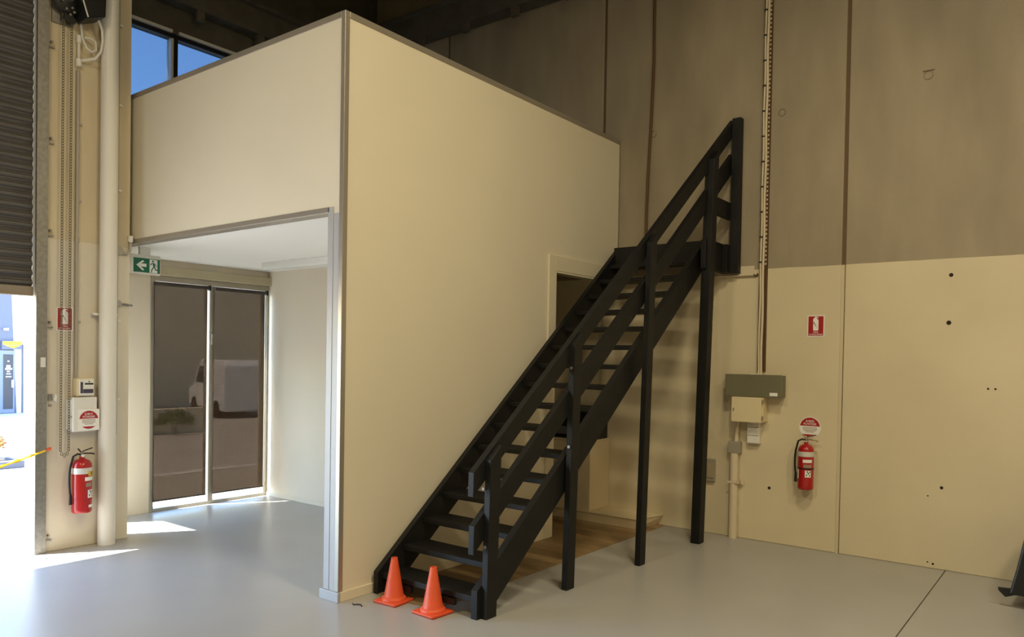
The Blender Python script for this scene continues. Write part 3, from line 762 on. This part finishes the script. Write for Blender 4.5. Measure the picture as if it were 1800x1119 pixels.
for z in (4.55, 3.85, 3.1, 1.95, 1.25): obj('saddle', BX((XL+.001, -.145, z), (XL+.02, -.12, z+.018)), MT['white'], t)

t = thing('door_control', 'cream door control unit with small display above the wall box', 'control unit', (XL, -.44, 1.30))
obj('body', BX((XL, -.513, 1.297), (XL+.085, -.372, 1.452)), MT['swcream'], t, bevel=.008)
obj('cover', BX((XL+.085, -.50, 1.305), (XL+.10, -.378, 1.445)), MT['white'], t, bevel=.006)
obj('display', BX((XL+.1001, -.468, 1.325), (XL+.102, -.386, 1.36)), MT['lcd'], t); obj('display_column', BX((XL+.1001, -.49, 1.325), (XL+.102, -.47, 1.42)), MT['lcd'], t)
obj('print', BX((XL+.1001, -.455, 1.398), (XL+.1015, -.386, 1.412)), MT['dark'], t); obj('print', MB().lathe([(.006, 0), (.006, .0015)], 10, (XL+.1001, -.42, 1.424), 'x'), MT['dark'], t)
t = thing('wall_cabinet', 'white box below the door control carrying a round red sign', 'box', (XL, -.45, 1.0))
obj('body', BX((XL, -.548, 1.0), (XL+.10, -.352, 1.292)), MT['white'], t, bevel=.008)
obj('hinge_strip', BX((XL+.0, -.562, 1.02), (XL+.07, -.548, 1.27)), MT['signwhite'], t); obj('catch', BX((XL+.06, -.566, 1.12), (XL+.085, -.548, 1.135)), MT['greyconduit'], t)
round_sign((XL+.101, -.422, 1.098), (1, 0, 0), (0, 1, 0), .083, 'round red and white sign stuck on the white wall box', ('DRY', 'POWDER'), True)

# torn stickers
o = obj('torn_sticker', MB().prism([(XL+.001, -.665, 1.27), (XL+.001, -.64, 1.25), (XL+.001, -.635, 1.30), (XL+.001, -.65, 1.325)], [(XL+.012, -.665, 1.27), (XL+.012, -.64, 1.25), (XL+.012, -.635, 1.30), (XL+.012, -.65, 1.325)]), MT['signwhite'])
tag(o, 'torn white sticker scrap on the wall by the guide track', 'sticker')
o = obj('wall_switch', MB().box((XL, -.705, 1.265), (XL+.012, -.672, 1.32)).box((XL, -.70, 1.215), (XL+.006, -.675, 1.235)), MT['galv'])
tag(o, 'small worn metal catch plate beside the guide track', 'bracket')

# hoist chain: a loop of links
def link_mesh(m, c, ax, L=.030, Wd=.017, r=.0026):
    pts = []
    for j in range(10):
        a = 2*math.pi*j/10
        pts.append(Vector(c)+Vector((0, 0, 1))*math.sin(a)*L/2+Vector(ax)*math.cos(a)*Wd/2)
    m.tube(pts, r, 5, closed=True)
m = MB(); z = .86; i = 0
while z < 4.55:
    link_mesh(m, (XL+.07, -.632, z), (0, 1, 0) if i % 2 else (.75, .66, 0)); link_mesh(m, (XL+.07, -.568, z), (0, 1, 0) if i % 2 else (.75, .66, 0)); z += .0225; i += 1
for j in range(5):
    a = math.pi*(1+j/4); link_mesh(m, (XL+.07, -.60+.032*math.cos(a), .855+.05*math.sin(a)), (0, 1, 0) if j % 2 else (.75, .66, 0))
ch = thing('hoist_chain', 'long steel pull chain loop hanging from the door hoist', 'chain', (XL+.07, -.6, .8))
obj('chain_links', m, MT['chain'], ch, kind='stuff')

# chain hoist at the door head
t = thing('door_hoist', 'black chain hoist motor at the head of the roller door', 'hoist', (XL+.05, -.52, 4.42))
obj('chain_wheel', MB().lathe([(.13, -.02), (.14, -.012), (.12, 0), (.14, .012), (.13, .02)], 28, (XL+.075, -.60, 4.62), 'x'), MT['dark'], t, smooth=True)
obj('wheel_hub', MB().lathe([(.045, .02), (.04, .05)], 16, (XL+.075, -.60, 4.62), 'x'), MT['galv'], t)
A = [(-.53, 4.50), (-.50, 4.44), (-.36, 4.50), (-.345, 4.95), (-.60, 4.95)]
obj('motor_housing', MB().prism([(XL+.01, y, z) for y, z in A], [(XL+.22, y, z) for y, z in A]), MT['dark'], t, bevel=.012)
obj('chain_guide', MB().prism([(XL+.03, -.64, 4.435), (XL+.03, -.55, 4.405), (XL+.03, -.545, 4.44), (XL+.03, -.635, 4.475)], [(XL+.11, -.64, 4.435), (XL+.11, -.55, 4.405), (XL+.11, -.545, 4.44), (XL+.11, -.635, 4.475)]), MT['dark'], t, bevel=.005)
for (y, z) in ((-.66, 4.56), (-.63, 4.50), (-.585, 4.52), (-.60, 4.46), (-.57, 4.49)):
    obj('bolt', MB().lathe([(.011, 0), (.009, .012)], 10, (XL+.115, y, z), 'x'), MT['galv'], t)
obj('bracket', BX((XL, -.70, 4.40), (XL+.02, -.53, 4.95)), MT['galv'], t)
obj('brace', MB().tube([(XL+.225, -.56, 4.62), (XL+.225, -.505, 4.45)], .006, 6), MT['white'], t)
t = thing('motor_cable', 'white flexible cable looping from the hoist to the conduit', 'cable', (XL+.05, -.45, 4.1))
obj('large_loop', MB().tube([(XL+.12, -.375, 4.50), (XL+.12, -.345, 4.42), (XL+.11, -.335, 4.33), (XL+.10, -.345, 4.24), (XL+.08, -.385, 4.175), (XL+.05, -.44, 4.155), (XL+.025, -.485, 4.14)], .011, 10), MT['white'], t, smooth=True)
obj('small_loop', MB().tube([(XL+.03, -.478, 4.45), (XL+.05, -.475, 4.33), (XL+.07, -.45, 4.25), (XL+.08, -.41, 4.225), (XL+.08, -.375, 4.25), (XL+.07, -.375, 4.32), (XL+.06, -.41, 4.345), (XL+.05, -.46, 4.335)], .009, 10), MT['white'], t, smooth=True)
obj('gland', MB().lathe([(.026, 4.09), (.026, 4.15), (.015, 4.16)], 12, (XL+.02, -.49, 0)), MT['white'], t, smooth=True)
obj('gland', MB().lathe([(.022, 4.29), (.022, 4.35)], 12, (XL+.02, -.49, 0)).tube([(XL+.02, -.49, 4.16), (XL+.02, -.49, 4.29)], .012, 8), MT['white'], t, smooth=True)

# exit sign (hangs from the office ceiling, facing the shed)
ex = thing('exit_sign', 'green and white running-man exit sign with left arrow', 'sign', (-3.0, .185, 2.41))
XE = -2.98; e0, e1, ez0, ez1 = .015, .318, 2.405, 2.588
def plateX(a, b, c, d, x0, x1): return BX((x0, a, c), (x1, b, d))
obj('housing', plateX(e0, e1, ez0, ez1, XE-.05, XE), MT['white'], ex, bevel=.012)
obj('mounting_block', BX((XE-.04, .12, ez1-.001), (XE-.01, .22, 2.66)), MT['white'], ex)
G0, G1, GZ0, GZ1 = e0+.042, e1-.012, ez0+.018, ez1-.034
obj('green_face', plateX(G0, G1, GZ0, GZ1, XE, XE+.002), MT['green'], ex)
gh = GZ1-GZ0
def fl2(pts, nm, m, dx=.002):
    A = [(XE+dx, G0+a*(G1-G0), GZ0+b*gh) for a, b in pts]; B = [(XE+dx+.0008, y, z) for x, y, z in A]
    return obj(nm, MB().prism(A, B), m, ex)
fl2([(.10, .50), (.34, .86), (.40, .78), (.27, .62), (.48, .62), (.48, .40), (.27, .40), (.40, .2), (.34, .12)], 'arrow', MT['signwhite'])
fl2([(.60, .02), (.90, .02), (.90, .96), (.60, .96)], 'white_panel', MT['signwhite'])
gd = .0029
th = [2*math.pi*j/12 for j in range(12)]
fl2([(.725+.032*math.cos(a), .84+.075*math.sin(a)) for a in th], 'runner', MT['green'], gd)
for q in ([(.71, .75), (.79, .70), (.81, .42), (.74, .40)], [(.72, .72), (.70, .66), (.63, .52), (.615, .55), (.66, .70)], [(.77, .72), (.85, .60), (.87, .46), (.85, .45), (.83, .57), (.77, .64)],
          [(.74, .44), (.78, .42), (.71, .24), (.68, .04), (.65, .04), (.67, .26)], [(.77, .44), (.81, .42), (.85, .28), (.93, .26), (.93, .20), (.82, .20)]):
    fl2(q, 'runner', MT['green'], gd)

# batten light on the office ceiling
t = thing('batten_light', 'white fluorescent batten light on the office ceiling', 'light', (-2.4, 1.52, 2.6))
obj('housing', BX((-3.05, 1.46, 2.605), (-1.65, 1.58, 2.6601)), MT['white'], t, bevel=.006)
obj('diffuser', MB().prism([(-3.04, 1.468, 2.607), (-3.04, 1.572, 2.607), (-3.04, 1.555, 2.585), (-3.04, 1.485, 2.585)], [(-1.66, 1.468, 2.607), (-1.66, 1.572, 2.607), (-1.66, 1.555, 2.585), (-1.66, 1.485, 2.585)]), MT['white'], t)

# barrier tape across the door
t = thing('barrier_tape', 'twisted yellow barrier tape tied across the doorway', 'tape', (XL-.02, -1.5, .6))
m = MB(); n = 90; vv = []; ff = []
for i in range(n+1):
    q = i/n; y = -.735-q*4.6; z = .855-.34*q*4.6+.0555*(q*4.6)**2
    a = q*150+math.sin(q*31)*1.5; wd = .018 if q > .02 else .009
    d = Vector((math.cos(a)*wd, .2*math.sin(a*.5)*wd, math.sin(a)*wd*.8)); p = Vector((XL-.01-.03*min(1, q*8)+.05, y, z))
    vv += [p-d, p+d]
ff = [(2*i, 2*i+1, 2*i+3, 2*i+2) for i in range(n)]
m.quadmesh(vv, ff)
core = MB().tube([(vv[2*i]+vv[2*i+1])*.5 for i in range(n+1)], .008, 6)
m.quadmesh(core.v, core.f)
obj('tape', m, MT['rope'], t)
obj('knot', MB().tube([(XL+.035, -.725, .86), (XL+.045, -.70, .868), (XL+.03, -.69, .875)], [.012, .014, .005], 8), MT['orange'], t)

# high bay lamps of the shed (above the frame)
def highbay(x, y, label):
    zt = ROOF-.62
    t = thing('high_bay_lamp', label, 'lamp', (x, y, zt), 'high bay lamps under the roof')
    obj('shade', MB().lathe([(.45, 0), (.36, .08), (.16, .20), (.07, .24)], 28, (x, y, zt), cap=False), MT['steel'], t, smooth=True)
    obj('ballast', MB().lathe([(.07, .24), (.08, .25), (.08, .36), (.05, .37)], 20, (x, y, zt)), MT['steel'], t)
    obj('bulb', MB().lathe([(.02, .06), (.06, .09), (.06, .15), (.03, .2)], 16, (x, y, zt)), MT['lampemit'], t, smooth=True)
    obj('chain', MB().tube([(x, y, zt+.36), (x, y, ROOF)], .01, 6), MT['steel'], t)
    l = bpy.data.lights.new('lamp_light', 'AREA'); l.shape = 'DISK'; l.size = .84; l.energy = LAMP_W; l.color = LAMP_COL
    lo = bpy.data.objects.new('lamp_light', l); COL.objects.link(lo); lo.parent = t; lo.location = (0, 0, -.01)
highbay(3.4, -.4, 'grey bell-shaped high bay lamp hung nearest the stairs')
highbay(.9, -4.4, 'grey bell-shaped high bay lamp hung behind the viewer near the roller door')
highbay(6.4, -1.2, 'grey bell-shaped high bay lamp hung by the back wall far from the stairs')
highbay(6.2, -5.2, 'grey bell-shaped high bay lamp hung behind the viewer by the far side wall')

# ================================================================== OUTSIDE
XN = -24.5; g = -.41
NY = lambda px: 6.31+px*.01657            # photo column -> metres along the facade
NZ = lambda py: -.41+(726-py)*.01875      # photo row -> height on the facade
t = thing('neighbour_building', 'sunlit cream building across the driveway with grey entry', 'building', (XN-2, 7, g))
obj('wall', BX((XN-5, -14, g), (XN, 30, 6.5)), MT['render'], t)
sa = [(NY(-70), g), (NY(29), g), (NY(18), 3.9), (NY(-70), 3.9)]
obj('entry_surround', MB().prism([(XN, y, z) for y, z in sa], [(XN+.05, y, z) for y, z in sa]), MT['nbgrey'], t)
dr = obj('entry_door', BX((XN+.05, NY(-12), g+.02), (XN+.1, NY(24), NZ(615))), MT['nbframe'], t)
obj('door_glass', BX((XN+.1, NY(4), NZ(718)), (XN+.11, NY(21), NZ(622))), MT['nbdoor'], dr)
obj('door_handle', BX((XN+.11, NY(18), NZ(680)), (XN+.16, NY(21.5), NZ(667))), MT['white'], dr)
for (py, x0, x1, h) in ((635, 11, 14, 2), (645, 9, 16, 4), (649, 7, 19, 3), (653, 10, 15, 2), (657, 9, 17, 1.6), (662, 8, 18, 1.6)):
    obj('door_print', BX((XN+.111, NY(x0), NZ(py)), (XN+.114, NY(x1), NZ(py-h))), MT['signwhite'], dr)
obj('sign_board', BX((XN+.1, NY(0), NZ(613)), (XN+.16, NY(36), NZ(598))), MT['nbgrey'], t)
obj('sign_panel', BX((XN+.16, NY(1.5), NZ(605)), (XN+.17, NY(35), NZ(599))), MT['yellow'], t, label='yellow sign panel over the entry')
ar = [(NY(5), NZ(606)), (NY(20), NZ(611.5)), (NY(33), NZ(606))]
obj('sign_panel', MB().prism([(XN+.16, y, z) for y, z in ar], [(XN+.17, y, z) for y, z in ar]), MT['yellow'], t)
obj('wall_pipe', BX((XN, NY(38.5), g), (XN+.08, NY(40.5), NZ(604))), MT['nbgrey'], t)
obj('wall_lamp', BX((XN+.05, NY(5), NZ(580)), (XN+.2, NY(11), NZ(576))), MT['white'], t)

# shrub bed: kerb, soil, shrubs
tag(obj('garden_kerb', BX((-8.298, -3, -.01), (-8.15, 1.12, .10)), MT['nbgrey'], bevel=.01), 'long low concrete kerb along the front of the shrub bed', 'kerb')
tag(obj('garden_kerb', BX((-9.5, 1.002, -.03), (-8.30, 1.12, .10)), MT['nbgrey'], bevel=.01), 'short low concrete kerb closing the end of the shrub bed', 'kerb')
tag(obj('soil_bed', BX((-9.5, -3, -.03), (-8.3, 1.0, .058)), MT['soil']), 'bare brown soil inside the kerbed shrub bed', 'soil')
def shrub(x, y, z, r, label, mats, n=260):
    t = thing('leafy_shrub', label, 'shrub', (x, y, z), 'shrubs in the kerbed bed outside')
    obj('stem', MB().tube([(x, y, z), (x+.02, y, z+r*.6)], .012, 6).tube([(x, y, z), (x+.06, y+.08, z+r*.7)], .008, 6).tube([(x, y, z), (x-.05, y-.08, z+r*.7)], .008, 6), MT['bark'], t)
    for mi, mm in enumerate(mats):
        m = MB()
        for i in range(n):
            a = random.uniform(0, 6.283); ph = math.acos(random.uniform(-.3, 1)); rr = r*random.uniform(.6, 1)
            c = Vector((x+rr*math.sin(ph)*math.cos(a), y+rr*math.sin(ph)*math.sin(a), z+.10+r*.55+rr*.75*math.cos(ph)*.8))
            if mi == 1 and c.z < z+r*.7: continue
            c.z = max(c.z, z+.06)
            d = Vector((random.gauss(0, 1), random.gauss(0, 1), abs(random.gauss(.8, .6)))).normalized(); s_ = d.cross(Vector((random.gauss(0, 1), random.gauss(0, 1), random.gauss(0, 1)))).normalized()
            L, W_ = random.uniform(.05, .09), random.uniform(.015, .028)
            nn = d.cross(s_)*.006
            m.quadmesh([c, c+d*L*.5+s_*W_+nn, c+d*L, c+d*L*.5-s_*W_+nn], [(0, 1, 2, 3)])
        obj('foliage', m, mm, t, kind='stuff')
shrub(-8.62, .70, .0585, .26, 'red-tipped shrub at the corner of the kerbed bed', (MT['leafyellow'], MT['leafred']))
shrub(-8.75, .10, .0585, .26, 'red-tipped green shrub inside the kerbed bed', (MT['leaf'], MT['leafred']))
shrub(-8.65, -.5, .0585, .26, 'red-tipped shrub further along the kerbed bed', (MT['leaf'], MT['leafred']))

# white van seen through the window
vx, vy, vz = -19.5, 11.6, -.5
V = thing('white_van', 'white van parked across the driveway beyond the window', 'van', (vx, vy, vz))
ang = math.radians(163)
def VP(a, b, c):   # a forward, b left, c up
    return (vx+a*math.cos(ang)-b*math.sin(ang), vy+a*math.sin(ang)+b*math.cos(ang), vz+c)
prof = [(-2.3, .35), (2.2, .35), (2.35, .55), (2.3, .95), (1.6, 1.1), (.85, 1.88), (.6, 1.98), (-2.2, 1.98), (-2.35, 1.8)]
obj('body', MB().prism([VP(a, -.88, c) for a, c in prof], [VP(a, .88, c) for a, c in prof]), MT['vanwhite'], V, bevel=.06)
wsn = [(1.56, 1.14), (.90, 1.83)]
obj('windscreen', MB().prism([VP(a+.03, -.74, c) for a, c in wsn]+[VP(a+.05, -.74, c+.02) for a, c in wsn[::-1]], [VP(a+.03, .74, c) for a, c in wsn]+[VP(a+.05, .74, c+.02) for a, c in wsn[::-1]]), MT['vanglass'], V)
for b in (-.89, .88):
    obj('side_window', MB().prism([VP(.1, b, 1.2), VP(1.2, b, 1.2), VP(.75, b, 1.75), VP(.1, b, 1.75)], [VP(.1, b+.01, 1.2), VP(1.2, b+.01, 1.2), VP(.75, b+.01, 1.75), VP(.1, b+.01, 1.75)]), MT['vanglass'], V)
for a in (-1.45, 1.45):
    for b in (-.9, .7):
        m = MB(); N = 18
        m.prism([VP(a+.34*math.cos(6.283*j/N), b, .34+.34*math.sin(6.283*j/N)) for j in range(N)], [VP(a+.34*math.cos(6.283*j/N), b+.2, .34+.34*math.sin(6.283*j/N)) for j in range(N)])
        obj('wheel', m, MT['tyre'], V)
t = thing('garden_wall', 'low white garden wall beyond the office window', 'wall', (-12.5, 5.5, -.2))
obj('wall', BX((-12.65, 3.2, -.3), (-12.45, 6.6, .42)), MT['render'], t)
shrub(-11.9, 5.4, -.16, .42, 'dark green shrub in front of the low white garden wall', (MT['leaf'],), 400)
t = thing('parking_line', 'white painted parking line on the driveway', 'line', (-7, 3, 0))
obj('paint', BX((-6.2, .5, -.004), (-6.05, 6.0, .002)), MT['signwhite'], t)

# empty helper with no content is not needed
bpy.data.objects.remove(ca)
